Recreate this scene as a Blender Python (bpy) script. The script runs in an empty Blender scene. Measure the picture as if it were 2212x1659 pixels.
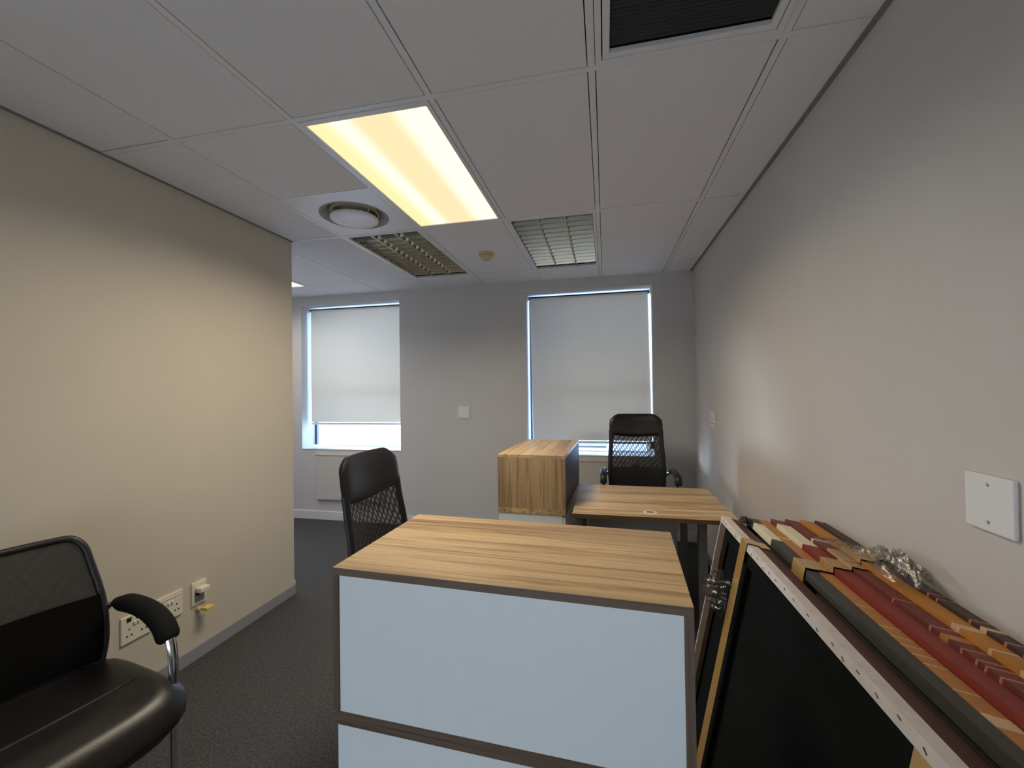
import bpy, bmesh, math, random
from mathutils import Vector, Matrix, Euler
random.seed(7)
S = bpy.context.scene
COL = S.collection
R = math.radians

# ------------------------------------------------------------------ camera
CZ, ZC = 1.48, 2.5835                      # eye height, ceiling height
cam = bpy.data.cameras.new('camera')
cam.sensor_width = 36.0
cam.lens = 36.0 * 910.6 / 2212.0
cam.clip_start = 0.02
camo = bpy.data.objects.new('camera', cam)
COL.objects.link(camo)
yaw, pitch, roll = 0.21803, 0.0105, -0.01375
fwd = Vector((-math.sin(yaw) * math.cos(pitch), math.cos(yaw) * math.cos(pitch), math.sin(pitch)))
rgt = Vector((math.cos(yaw), math.sin(yaw), 0))
upv = rgt.cross(fwd)
r2 = rgt * math.cos(roll) + upv * math.sin(roll)
u2 = upv * math.cos(roll) - rgt * math.sin(roll)
camo.matrix_world = Matrix(((r2.x, u2.x, -fwd.x, 1.82995), (r2.y, u2.y, -fwd.y, -1.4771), (r2.z, u2.z, -fwd.z, CZ), (0, 0, 0, 1)))
S.camera = camo

# ------------------------------------------------------------------ world, light, exposure
W = bpy.data.worlds.new('daylight')
S.world = W
W.use_nodes = True
bg = W.node_tree.nodes['Background']
bg.inputs['Color'].default_value = (0.40, 0.60, 1.0, 1)
bg.inputs['Strength'].default_value = 6.3

def area(name, loc, sx, sy, power, color, spread, rot=(0, 0, 0)):
    l = bpy.data.lights.new(name, 'AREA')
    l.shape = 'RECTANGLE'
    l.size, l.size_y = sx, sy
    l.energy, l.color = power, color
    l.spread = R(spread)
    o = bpy.data.objects.new(name, l)
    o.location, o.rotation_euler = loc, rot
    COL.objects.link(o)
    return o

# the tubes of the two lit ceiling panels (louvred downwards, so the beam is cut off near the ceiling)
area('ceiling_panel_lamp', (0.9, 0.6, ZC - 0.004), 0.50, 1.08, 16.5, (1.0, 0.865, 0.66), 155)
area('corridor_panel_lamp', (-1.5, 1.8, ZC - 0.004), 0.50, 1.08, 8, (1.0, 0.95, 0.86), 150)

# low bright daylight raking along the facade, into the gaps under the blinds
sun = bpy.data.lights.new('low_sun', 'SUN')
sun.energy, sun.angle, sun.color = 11.0, R(20), (0.84, 0.92, 1.0)
suno = bpy.data.objects.new('low_sun', sun)
suno.rotation_euler = Vector((math.cos(R(21)), -math.sin(R(21)), 0.035)).to_track_quat('-Z', 'Y').to_euler()
suno.location = (-6, 6, 3)
COL.objects.link(suno)

S.view_settings.view_transform = 'Standard'
S.view_settings.look = 'None'
S.view_settings.gamma = 1.0
S.view_settings.use_curve_mapping = False
S.view_settings.exposure = 0.82
S.cycles.use_denoising = True
S.cycles.max_bounces = 10
S.cycles.diffuse_bounces = 8
S.cycles.transparent_max_bounces = 16
S.cycles.sample_clamp_indirect = 4.0
S.cycles.caustics_reflective = False
S.cycles.caustics_refractive = False

# ------------------------------------------------------------------ materials
MATS = {}

def srgb(r, g, b):
    f = lambda c: (c / 255 / 12.92) if c / 255 <= 0.04045 else ((c / 255 + 0.055) / 1.055) ** 2.4
    return (f(r), f(g), f(b), 1)

def mat(name, color, rough=0.5, metal=0.0, noise=0.0, nscale=40, bump=0.0, bscale=200, bdist=0.002, spec=None, coat=0.0):
    if name in MATS:
        return MATS[name]
    m = bpy.data.materials.new(name)
    m.use_nodes = True
    nt = m.node_tree
    p = nt.nodes['Principled BSDF']
    c = tuple(color) if len(color) == 4 else tuple(color) + (1,)
    p.inputs['Base Color'].default_value = c
    p.inputs['Roughness'].default_value = rough
    p.inputs['Metallic'].default_value = metal
    if spec is not None:
        p.inputs['Specular IOR Level'].default_value = spec
    if coat:
        p.inputs['Coat Weight'].default_value = coat
        p.inputs['Coat Roughness'].default_value = 0.2
    tc = nt.nodes.new('ShaderNodeTexCoord')
    if noise:
        n = nt.nodes.new('ShaderNodeTexNoise')
        n.inputs['Scale'].default_value = nscale
        n.inputs['Detail'].default_value = 5
        mx = nt.nodes.new('ShaderNodeMix')
        mx.data_type = 'RGBA'
        mx.inputs['A'].default_value = tuple(x * (1 - noise) for x in c[:3]) + (1,)
        mx.inputs['B'].default_value = tuple(min(1, x * (1 + noise)) for x in c[:3]) + (1,)
        nt.links.new(tc.outputs['Object'], n.inputs['Vector'])
        nt.links.new(n.outputs['Fac'], mx.inputs['Factor'])
        nt.links.new(mx.outputs['Result'], p.inputs['Base Color'])
    if bump:
        n2 = nt.nodes.new('ShaderNodeTexNoise')
        n2.inputs['Scale'].default_value = bscale
        n2.inputs['Detail'].default_value = 3
        b = nt.nodes.new('ShaderNodeBump')
        b.inputs['Strength'].default_value = bump
        b.inputs['Distance'].default_value = bdist
        nt.links.new(tc.outputs['Object'], n2.inputs['Vector'])
        nt.links.new(n2.outputs['Fac'], b.inputs['Height'])
        nt.links.new(b.outputs['Normal'], p.inputs['Normal'])
    MATS[name] = m
    return m

def wood(name, axis, light, dark, band=7.0, rough=0.36):
    """laminate: long grain along one local axis, glued staves of slightly different tone across it"""
    if name in MATS:
        return MATS[name]
    m = bpy.data.materials.new(name)
    m.use_nodes = True
    nt = m.node_tree
    L = nt.links.new
    p = nt.nodes['Principled BSDF']
    p.inputs['Roughness'].default_value = rough
    tc = nt.nodes.new('ShaderNodeTexCoord')

    def noise(along, across, detail, dist=0.0):
        mp = nt.nodes.new('ShaderNodeMapping')
        sc = [across] * 3
        sc[axis] = along
        mp.inputs['Scale'].default_value = sc
        n = nt.nodes.new('ShaderNodeTexNoise')
        n.inputs['Scale'].default_value = 1
        n.inputs['Detail'].default_value = detail
        n.inputs['Distortion'].default_value = dist
        L(tc.outputs['Object'], mp.inputs['Vector'])
        L(mp.outputs['Vector'], n.inputs['Vector'])
        return n.outputs['Fac']
    a = noise(0.55, band, 3, 0.5)
    b = noise(1.3, band * 4.5, 5, 1.2)
    c = noise(7, 330, 3)
    r1 = nt.nodes.new('ShaderNodeValToRGB')
    r1.color_ramp.elements[0].position = 0.36
    r1.color_ramp.elements[1].position = 0.64
    mid = tuple((x + y) / 2 for x, y in zip(light, dark))
    r1.color_ramp.elements[0].color = tuple(mid[i] * 0.96 for i in range(3)) + (1,)
    r1.color_ramp.elements[1].color = light
    e = r1.color_ramp.elements.new(0.47)
    e.color = tuple(0.25 * mid[i] + 0.75 * light[i] for i in range(3)) + (1,)
    L(a, r1.inputs['Fac'])
    r2_ = nt.nodes.new('ShaderNodeValToRGB')
    r2_.color_ramp.elements[0].position = 0.36
    r2_.color_ramp.elements[1].position = 0.50
    r2_.color_ramp.elements[0].color = (0.54, 0.46, 0.38, 1)
    r2_.color_ramp.elements[1].color = (1, 1, 1, 1)
    L(b, r2_.inputs['Fac'])
    r3 = nt.nodes.new('ShaderNodeValToRGB')
    r3.color_ramp.elements[0].position = 0.35
    r3.color_ramp.elements[1].position = 0.58
    r3.color_ramp.elements[0].color = (0.80, 0.77, 0.74, 1)
    r3.color_ramp.elements[1].color = (1, 1, 1, 1)
    L(c, r3.inputs['Fac'])
    m1 = nt.nodes.new('ShaderNodeMix'); m1.data_type = 'RGBA'; m1.blend_type = 'MULTIPLY'
    m1.inputs['Factor'].default_value = 0.85
    m2 = nt.nodes.new('ShaderNodeMix'); m2.data_type = 'RGBA'; m2.blend_type = 'MULTIPLY'
    m2.inputs['Factor'].default_value = 0.7
    L(r1.outputs['Color'], m1.inputs['A']); L(r2_.outputs['Color'], m1.inputs['B'])
    L(m1.outputs['Result'], m2.inputs['A']); L(r3.outputs['Color'], m2.inputs['B'])
    L(m2.outputs['Result'], p.inputs['Base Color'])
    bp = nt.nodes.new('ShaderNodeBump')
    bp.inputs['Strength'].default_value = 0.12
    bp.inputs['Distance'].default_value = 0.001
    L(c, bp.inputs['Height'])
    L(bp.outputs['Normal'], p.inputs['Normal'])
    MATS[name] = m
    return m

def mesh_fabric(name, open_):
    """woven net: fine holes let the view through, folds of the second layer make broad bands"""
    if name in MATS:
        return MATS[name]
    m = bpy.data.materials.new(name)
    m.use_nodes = True
    nt = m.node_tree
    L = nt.links.new
    p = nt.nodes['Principled BSDF']
    p.inputs['Base Color'].default_value = (0.012, 0.012, 0.013, 1)
    p.inputs['Roughness'].default_value = 0.6
    tr = nt.nodes.new('ShaderNodeBsdfTransparent')
    mx = nt.nodes.new('ShaderNodeMixShader')
    tc = nt.nodes.new('ShaderNodeTexCoord')
    w = []
    for sc, rot, dist in ((10, 38, 7.0), (16, -25, 6.0)):
        mp = nt.nodes.new('ShaderNodeMapping')
        mp.inputs['Rotation'].default_value = (R(rot), 0, 0)
        wv = nt.nodes.new('ShaderNodeTexWave')
        wv.bands_direction = 'Y'
        wv.inputs['Scale'].default_value = sc
        wv.inputs['Distortion'].default_value = dist
        wv.inputs['Detail'].default_value = 1
        wv.inputs['Detail Scale'].default_value = 0.4
        L(tc.outputs['Object'], mp.inputs['Vector'])
        L(mp.outputs['Vector'], wv.inputs['Vector'])
        w.append(wv.outputs['Fac'])
    mul = nt.nodes.new('ShaderNodeMath'); mul.operation = 'MULTIPLY'
    L(w[0], mul.inputs[0]); L(w[1], mul.inputs[1])
    mr = nt.nodes.new('ShaderNodeMapRange')
    mr.inputs['From Min'].default_value = 0.05
    mr.inputs['From Max'].default_value = 0.6
    mr.inputs['To Min'].default_value = 0.06
    mr.inputs['To Max'].default_value = open_
    L(mul.outputs[0], mr.inputs['Value'])
    L(mr.outputs['Result'], mx.inputs['Fac'])
    L(p.outputs['BSDF'], mx.inputs[1]); L(tr.outputs['BSDF'], mx.inputs[2])
    L(mx.outputs['Shader'], nt.nodes['Material Output'].inputs['Surface'])
    MATS[name] = m
    return m

def glassy(name, tint, gloss, clear, rough=0.05, bump=0.0):
    """thin clear sheet: lets light straight through, with a glossy skin"""
    if name in MATS:
        return MATS[name]
    m = bpy.data.materials.new(name)
    m.use_nodes = True
    nt = m.node_tree
    L = nt.links.new
    for n in list(nt.nodes):
        if n.type == 'BSDF_PRINCIPLED':
            nt.nodes.remove(n)
    t = nt.nodes.new('ShaderNodeBsdfTransparent'); t.inputs['Color'].default_value = tint
    g = nt.nodes.new('ShaderNodeBsdfGlossy'); g.inputs['Roughness'].default_value = rough
    g.inputs['Color'].default_value = (gloss, gloss, gloss, 1)
    lw = nt.nodes.new('ShaderNodeLayerWeight'); lw.inputs['Blend'].default_value = 0.5
    pw = nt.nodes.new('ShaderNodeMath'); pw.operation = 'POWER'; pw.inputs[1].default_value = 5.0
    ml = nt.nodes.new('ShaderNodeMath'); ml.operation = 'MULTIPLY'; ml.inputs[1].default_value = 0.9
    ad = nt.nodes.new('ShaderNodeMath'); ad.operation = 'ADD'; ad.inputs[1].default_value = 1.04 - clear
    L(lw.outputs['Facing'], pw.inputs[0]); L(pw.outputs[0], ml.inputs[0]); L(ml.outputs[0], ad.inputs[0])
    mx = nt.nodes.new('ShaderNodeMixShader')
    L(ad.outputs[0], mx.inputs['Fac']); L(t.outputs['BSDF'], mx.inputs[1]); L(g.outputs['BSDF'], mx.inputs[2])
    if bump:
        tc = nt.nodes.new('ShaderNodeTexCoord')
        n = nt.nodes.new('ShaderNodeTexNoise'); n.inputs['Scale'].default_value = 60
        b = nt.nodes.new('ShaderNodeBump'); b.inputs['Strength'].default_value = bump; b.inputs['Distance'].default_value = 0.01
        L(tc.outputs['Object'], n.inputs['Vector']); L(n.outputs['Fac'], b.inputs['Height'])
        L(b.outputs['Normal'], g.inputs['Normal'])
    L(mx.outputs['Shader'], nt.nodes['Material Output'].inputs['Surface'])
    MATS[name] = m
    return m

def blind_cloth(name, color, trans, tint=(1.0, 0.78, 0.55, 1)):
    m = bpy.data.materials.new(name)
    m.use_nodes = True
    nt = m.node_tree
    L = nt.links.new
    for n in list(nt.nodes):
        if n.type == 'BSDF_PRINCIPLED':
            nt.nodes.remove(n)
    d = nt.nodes.new('ShaderNodeBsdfDiffuse'); d.inputs['Color'].default_value = color
    t = nt.nodes.new('ShaderNodeBsdfTranslucent'); t.inputs['Color'].default_value = tint
    tc = nt.nodes.new('ShaderNodeTexCoord')
    n = nt.nodes.new('ShaderNodeTexNoise'); n.inputs['Scale'].default_value = 350; n.inputs['Detail'].default_value = 3
    b = nt.nodes.new('ShaderNodeBump'); b.inputs['Strength'].default_value = 0.15; b.inputs['Distance'].default_value = 0.001
    L(tc.outputs['Object'], n.inputs['Vector']); L(n.outputs['Fac'], b.inputs['Height']); L(b.outputs['Normal'], d.inputs['Normal'])
    mx = nt.nodes.new('ShaderNodeMixShader'); mx.inputs['Fac'].default_value = trans
    L(d.outputs['BSDF'], mx.inputs[1]); L(t.outputs['BSDF'], mx.inputs[2])
    L(mx.outputs['Shader'], nt.nodes['Material Output'].inputs['Surface'])
    return m

def lamp_panel(name, base, hot, strength):
    """lit prismatic sheet: the two tubes behind it show as brighter bands along local Y"""
    m = bpy.data.materials.new(name)
    m.use_nodes = True
    nt = m.node_tree
    L = nt.links.new
    for n in list(nt.nodes):
        if n.type == 'BSDF_PRINCIPLED':
            nt.nodes.remove(n)
    tc = nt.nodes.new('ShaderNodeTexCoord')
    sp = nt.nodes.new('ShaderNodeSeparateXYZ')
    L(tc.outputs['Object'], sp.inputs[0])
    ramp = nt.nodes.new('ShaderNodeValToRGB')
    mr = nt.nodes.new('ShaderNodeMapRange')
    mr.inputs['From Min'].default_value = -0.28; mr.inputs['From Max'].default_value = 0.28
    L(sp.outputs['X'], mr.inputs['Value']); L(mr.outputs['Result'], ramp.inputs['Fac'])
    cr = ramp.color_ramp
    cr.interpolation = 'EASE'
    cr.elements[0].position = 0.0; cr.elements[0].color = base + (1,)
    cr.elements[1].position = 1.0; cr.elements[1].color = hot + (1,)
    dim = (base[0] * 0.98, base[1] * 0.90, base[2] * 1.02, 1)
    for pos, c in ((0.12, base + (1,)), (0.28, hot + (1,)), (0.44, dim), (0.64, dim), (0.80, hot + (1,)), (0.93, hot + (1,))):
        e = cr.elements.new(pos); e.color = c
    em = nt.nodes.new('ShaderNodeEmission'); em.inputs['Strength'].default_value = strength
    L(ramp.outputs['Color'], em.inputs['Color'])
    L(em.outputs['Emission'], nt.nodes['Material Output'].inputs['Surface'])
    return m

M_WALL = mat('wall_paint', (0.585, 0.555, 0.525), 0.75, noise=0.04, nscale=3, bump=0.25, bscale=260, bdist=0.0015)
M_WALLK = mat('grey_wall_paint', (0.575, 0.572, 0.575), 0.75, noise=0.04, nscale=3, bump=0.25, bscale=260, bdist=0.0015)
M_WALLB = mat('beige_partition_paint', (0.60, 0.548, 0.455), 0.75, noise=0.04, nscale=3, bump=0.25, bscale=260, bdist=0.0015)
M_TILE = mat('ceiling_board', (0.76, 0.745, 0.75), 0.9, noise=0.05, nscale=220, bump=0.35, bscale=420, bdist=0.002)
M_TBAR = mat('white_enamel', (0.74, 0.735, 0.74), 0.35)
M_TRIM = mat('edge_angle', (0.22, 0.21, 0.18), 0.5)
M_PLENUM = mat('ceiling_void', (0.012, 0.012, 0.012), 0.9)
M_CARPET = mat('loop_carpet', (0.10, 0.10, 0.105), 0.95, noise=0.95, nscale=95, bump=1.0, bscale=230, bdist=0.010, spec=0.1)
M_SKIRT = mat('white_skirting', (0.72, 0.73, 0.74), 0.4)
M_SKIRTG = mat('grey_skirting', (0.30, 0.30, 0.32), 0.5)
M_WOODX = wood('oak_laminate_long', 0, srgb(222, 192, 144), srgb(150, 118, 84))
M_WOODZ = wood('oak_laminate_upright', 2, srgb(192, 164, 126), srgb(126, 102, 78), band=9)
M_WOODE = wood('smoked_edge_long', 0, srgb(112, 92, 76), srgb(74, 60, 52), band=30, rough=0.55)
M_WOODEZ = wood('smoked_edge_upright', 2, srgb(112, 92, 76), srgb(74, 60, 52), band=30, rough=0.55)
M_WHITE = mat('white_melamine', (0.82, 0.87, 0.89), 0.4, noise=0.02, nscale=20)
M_CREAM = mat('cream_plastic', (0.78, 0.74, 0.62), 0.35)
M_WPLAS = mat('white_plastic', (0.76, 0.76, 0.75), 0.35)
M_BLACK = mat('black_plastic', (0.012, 0.012, 0.013), 0.45)
M_HOLE = mat('dark_opening', (0.006, 0.006, 0.006), 0.8)
M_LEATHER = mat('black_leather', (0.011, 0.010, 0.011), 0.36, bump=0.3, bscale=380, bdist=0.001)
M_FABRIC = mat('black_fabric', (0.006, 0.006, 0.006), 0.8, bump=0.3, bscale=500, bdist=0.001, spec=0.2)
M_CHROME = mat('chrome', (0.80, 0.80, 0.82), 0.12, 1.0)
M_STEEL = mat('grey_steel', (0.16, 0.18, 0.19), 0.45, 0.2)
M_ALU = mat('brushed_louvre', (0.38, 0.355, 0.29), 0.24, 1.0)
M_ALUF = mat('white_frame', (0.74, 0.75, 0.76), 0.35)
M_BRONZE = mat('dark_frame', (0.05, 0.045, 0.07), 0.5)
M_FILTER = mat('dark_filter', (0.035, 0.036, 0.034), 0.8)
M_BEIGE = mat('yellowed_plastic', (0.62, 0.50, 0.30), 0.4)
M_YELLOW = mat('yellow_plastic', (0.72, 0.55, 0.16), 0.4)
M_PAPER = mat('white_paper', (0.82, 0.84, 0.86), 0.7)
M_SCREW = mat('screw_metal', (0.65, 0.63, 0.58), 0.25, 1.0)
M_NET = mesh_fabric('open_net', 0.36)
M_NET2 = mesh_fabric('dense_net', 0.09)
M_GLASS = glassy('window_glass', (0.94, 0.97, 0.98, 1), 0.6, 1.0)
M_WRAP = glassy('crinkled_film', (0.90, 0.89, 0.86, 1), 0.55, 0.90, 0.30, 0.4)
M_FILLPANE = blind_cloth('frosted_fill', (0.3, 0.3, 0.3, 1), 1.0, (0.66, 0.58, 0.48, 1))  # pane of the added fill window, tint tuned for its light
M_TAPE = mat('brown_tape', (0.40, 0.24, 0.075), 0.25, noise=0.25, nscale=90, coat=0.4)

# ------------------------------------------------------------------ mesh helpers
def obj(name, bm, m, parent=None, smooth=False):
    me = bpy.data.meshes.new(name)
    bm.to_mesh(me)
    bm.free()
    for x in (m if isinstance(m, (list, tuple)) else [m]):
        me.materials.append(x)
    if smooth:
        for p in me.polygons:
            p.use_smooth = True
        try:
            me.set_sharp_from_angle(angle=R(40))
        except Exception:
            pass
    o = bpy.data.objects.new(name, me)
    COL.objects.link(o)
    if parent:
        o.parent = parent
    return o

def put(o, loc=(0, 0, 0), rot=(0, 0, 0)):
    o.location, o.rotation_euler = loc, rot
    return o

def tag(o, label, cat, group=None, kind=None):
    o['label'] = label
    o['category'] = cat
    if group:
        o['group'] = group
    if kind:
        o['kind'] = kind
    return o

def thing(name, label, cat, loc=(0, 0, 0), rotz=0.0, group=None):
    o = bpy.data.objects.new(name, None)
    o.empty_display_size = 0.1
    COL.objects.link(o)
    o.location = loc
    o.rotation_euler = (0, 0, rotz)
    return tag(o, label, cat, group)

def struct(name, bm, m, parent=None, smooth=False):
    o = obj(name, bm, m, parent, smooth)
    if not parent:
        o['kind'] = 'structure'
    return o

def box(bm, x0, x1, y0, y1, z0, z1, bev=0.0, mi=0):
    vs = [bm.verts.new(c) for c in ((x0, y0, z0), (x1, y0, z0), (x1, y1, z0), (x0, y1, z0), (x0, y0, z1), (x1, y0, z1), (x1, y1, z1), (x0, y1, z1))]
    fs = [bm.faces.new([vs[i] for i in q]) for q in ((3, 2, 1, 0), (4, 5, 6, 7), (0, 1, 5, 4), (1, 2, 6, 5), (2, 3, 7, 6), (3, 0, 4, 7))]
    for f in fs:
        f.material_index = mi
    if bev:
        es = list({e for f in fs for e in f.edges})
        r = bmesh.ops.bevel(bm, geom=es, offset=bev, segments=2, affect='EDGES', profile=0.5)
        for f in r['faces']:
            f.material_index = mi
    return bm

def B(*a, **k):
    return box(bmesh.new(), *a, **k)

def tube(bm, pts, r, n=10, caps=True, flat=None):
    """round (or flattened) tube along points; r may be a list"""
    pts = [Vector(p) for p in pts]
    rs = r if isinstance(r, (list, tuple)) else [r] * len(pts)
    rings, prev = [], None
    for i, p in enumerate(pts):
        t = (pts[min(i + 1, len(pts) - 1)] - pts[max(i - 1, 0)]).normalized()
        if prev is None:
            a = Vector((0, 1, 0)) if abs(t.y) < 0.9 else Vector((1, 0, 0))
            prev = (a - t * a.dot(t)).normalized()
        else:
            prev = (prev - t * prev.dot(t)).normalized()
        b = t.cross(prev)
        ring = []
        for k in range(n):
            an = 2 * math.pi * k / n
            ring.append(bm.verts.new(p + prev * (rs[i] * (flat or 1) * math.cos(an)) + b * (rs[i] * math.sin(an))))
        rings.append(ring)
    for a, b in zip(rings, rings[1:]):
        for k in range(n):
            bm.faces.new((a[k], a[(k + 1) % n], b[(k + 1) % n], b[k]))
    if caps:
        bm.faces.new(rings[0][::-1])
        bm.faces.new(rings[-1])
    return bm

def spline(ctrl, n=8):
    """Catmull-Rom through control points"""
    c = [Vector(p) for p in ctrl]
    c = [c[0] * 2 - c[1]] + c + [c[-1] * 2 - c[-2]]
    out = []
    for i in range(1, len(c) - 2):
        for k in range(n):
            t = k / n
            a, b, d, e = c[i - 1], c[i], c[i + 1], c[i + 2]
            out.append(0.5 * ((2 * b) + (d - a) * t + (2 * a - 5 * b + 4 * d - e) * t * t + (3 * b - a - 3 * d + e) * t ** 3))
    out.append(c[-2])
    return out

def lathe(bm, prof, n=32, c=(0, 0, 0)):
    rings = []
    for r_, z in prof:
        if r_ < 1e-6:
            rings.append([bm.verts.new((c[0], c[1], c[2] + z))])
        else:
            rings.append([bm.verts.new((c[0] + r_ * math.cos(2 * math.pi * k / n), c[1] + r_ * math.sin(2 * math.pi * k / n), c[2] + z)) for k in range(n)])
    for a, b in zip(rings, rings[1:]):
        for k in range(n):
            j = (k + 1) % n
            if len(a) == 1 and len(b) > 1:
                bm.faces.new((a[0], b[j], b[k]))
            elif len(b) == 1 and len(a) > 1:
                bm.faces.new((a[k], a[j], b[0]))
            elif len(a) > 1:
                bm.faces.new((a[k], a[j], b[j], b[k]))
    bmesh.ops.recalc_face_normals(bm, faces=bm.faces)
    return bm

def grid(bm, fn, nu, nv, thick=0.0):
    v = [[bm.verts.new(fn(i / nu, j / nv)) for j in range(nv + 1)] for i in range(nu + 1)]
    for i in range(nu):
        for j in range(nv):
            bm.faces.new((v[i][j], v[i + 1][j], v[i + 1][j + 1], v[i][j + 1]))
    if thick:
        bmesh.ops.solidify(bm, geom=bm.faces[:], thickness=thick)
    bmesh.ops.recalc_face_normals(bm, faces=bm.faces)
    return bm

def copy_tree(o, parent=None):
    c = o.copy()
    COL.objects.link(c)
    if parent:
        c.parent = parent
    for ch in list(o.children):
        copy_tree(ch, c)
    return c

def holed(bm, x0, x1, z0, z1, y0, y1, holes):
    """wall slab in XZ with rectangular holes (x0,x1,z0,z1)"""
    xs = sorted({x0, x1, *[h[0] for h in holes], *[h[1] for h in holes]})
    zs = sorted({z0, z1, *[h[2] for h in holes], *[h[3] for h in holes]})
    for a, b in zip(xs, xs[1:]):
        run = None
        for c, d in zip(zs, zs[1:]):
            mx, mz = (a + b) / 2, (c + d) / 2
            if not any(h[0] < mx < h[1] and h[2] < mz < h[3] for h in holes):
                box(bm, a, b, y0, y1, c, d)
    bmesh.ops.remove_doubles(bm, verts=bm.verts, dist=1e-5)
    seen = {}
    for f in list(bm.faces):
        k = tuple(round(x, 4) for x in f.calc_center_median())
        seen.setdefault(k, []).append(f)
    dele = [f for v in seen.values() if len(v) > 1 for f in v]
    bmesh.ops.delete(bm, geom=dele, context='FACES')
    return bm

# ------------------------------------------------------------------ room shell
XL, XR, YB, YF = -0.415, 2.655, 2.81, -2.75      # left wall, right wall, back wall, wall behind the camera
XC = -5.0                                       # far end of the corridor on the left
W1 = (-1.642, -0.388, 0.805, 2.480)
W2 = (1.035, 2.285, 0.795, 2.468)
W_ADDED = (-4.05, -2.80, 0.805, 2.480)  # unseen window, added to bring daylight into the corridor
W_FILL = (0.25, 2.35, 0.12, 1.50)                  # unseen frosted window behind the camera, added as cool fill for the cabinet front
ZT = 2.74
struct('floor', B(XC - .12, XR + .145, YF - .12, YB + .3, -0.08, 0), M_CARPET)
struct('wall_back', holed(bmesh.new(), XC - .12, XR, 0, ZT, YB, YB + .30, [W1, W2, W_ADDED]), M_WALLK)
struct('wall_right', B(XR, XR + .145, YF - .12, YB + .30, 0, ZT), M_WALL)
bm = bmesh.new()
box(bm, XL - .12, XL, YF, 1.2, 0, ZT)
struct('wall_left', bm, M_WALLB)
struct('wall_corridor', B(XC, XL - .12, 1.08, 1.2, 0, ZT), M_WALL)
struct('wall_end', B(XC - .12, XC, 1.08, YB, 0, ZT), M_WALL)
struct('wall_front', holed(bmesh.new(), XL - .12, XR, 0, ZT, YF - .12, YF, [W_FILL]), M_WALL)

# skirting boards
def skirt(name, x0, x1, y0, y1, m, h):
    bm = bmesh.new()
    box(bm, x0, x1, y0, y1, 0, h, 0.004)
    return struct(name, bm, m)
skirt('baseboard_left', XL, XL + .014, YF, 1.2, M_SKIRTG, 0.075)
skirt('baseboard_back', XC, XR, YB - .014, YB, M_SKIRT, 0.098)
skirt('baseboard_right', XR - .014, XR, YF, YB - .014, M_SKIRTG, 0.075)
skirt('baseboard_corridor', XC, XL, 1.2, 1.214, M_SKIRT, 0.098)

# ------------------------------------------------------------------ ceiling: dark void, exposed T bars, lay-in boards
ceil = struct('ceiling', B(XC - .12, XR + .145, YF - .12, YB + .3, ZT, ZT + .06), M_PLENUM)
FL = 0.024
XS = [0.6 * i for i in range(-9, 5)]
YS = [-2.4, -1.2, 0.0, 1.2, 2.4]

def tbar(x0, x1, y0, y1):
    bm = bmesh.new()
    box(bm, x0, x1, y0, y1, ZC - 0.001, ZC + 0.003)
    if x1 - x0 < y1 - y0:
        c = (x0 + x1) / 2
        box(bm, c - .003, c + .003, y0, y1, ZC + 0.003, ZC + 0.04)
    else:
        c = (y0 + y1) / 2
        box(bm, x0, x1, c - .003, c + .003, ZC + 0.003, ZC + 0.04)
    obj('t_bar', bm, M_TBAR, ceil)
for x in XS:
    if x < XL:
        if x > XC:
            tbar(x - FL / 2, x + FL / 2, 1.2, YB)
    else:
        tbar(x - FL / 2, x + FL / 2, YF, YB)
edges = [XC] + [x for x in XS if XC < x < XR] + [XR]
for y in YS:
    for a, b in zip(edges, edges[1:]):
        if y < 1.2 and b <= XL:
            continue
        lo = max(a, XL) if y < 1.2 else a
        tbar(lo + (FL / 2 if lo in XS else 0), b - (FL / 2 if b in XS else 0), y - FL / 2, y + FL / 2)
tbar(0 + FL / 2, 0.6 - FL / 2, 0.6 - FL / 2, 0.6 + FL / 2)
tbar(1.8 + FL / 2, 2.4 - FL / 2, -0.6 - FL / 2, -0.6 + FL / 2)

GAP = 0.0034
def tile(x0, x1, y0, y1):
    bm = bmesh.new()
    d = random.uniform(-0.0012, 0.0012)
    box(bm, x0, x1, y0, y1, ZC + d, ZC + 0.016 + d, 0.0015)
    obj('ceiling_tile', bm, M_TILE, ceil)
h = FL / 2 + GAP
ys = [YF] + YS + [YB]
SKIP = {(0.6, 0.0), (0.0, 1.2), (1.2, 1.2), (-1.8, 1.2)}
for a, b in zip(edges, edges[1:]):
    for c, d in zip(ys, ys[1:]):
        lo = a
        if c < 1.19:
            if b <= XL:
                continue
            lo = max(a, XL)
        if (round(a, 2), round(c, 2)) in SKIP:
            continue
        x0, x1 = (lo + h if lo in XS else lo + .004), (b - h if b in XS else b - .012)
        y0, y1 = (c + h if c in YS else c + .004), (d - h if d in YS else d - .006)
        if (round(a, 2), round(c, 2)) == (0.0, 0.0):
            tile(x0, x1, y0, 0.6 - h)
            continue
        if (round(a, 2), round(c, 2)) == (1.8, -1.2):
            tile(x0, x1, y0, -0.6 - h)
            continue
        tile(x0, x1, y0, y1)
# wall angles where the boards meet the walls
struct('trim_1', B(XR - .020, XR, YF, YB, ZC - .004, ZC + .018), M_TRIM)
struct('trim_2', B(XL, XL + .016, YF, 1.2, ZC - .004, ZC + .018), M_TRIM)
struct('trim_3', B(XC, XR - .02, YB - .014, YB, ZC - .003, ZC + .018), M_TBAR)
struct('trim_4', B(XC, XL, 1.2, 1.214, ZC - .003, ZC + .018), M_TBAR)

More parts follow.
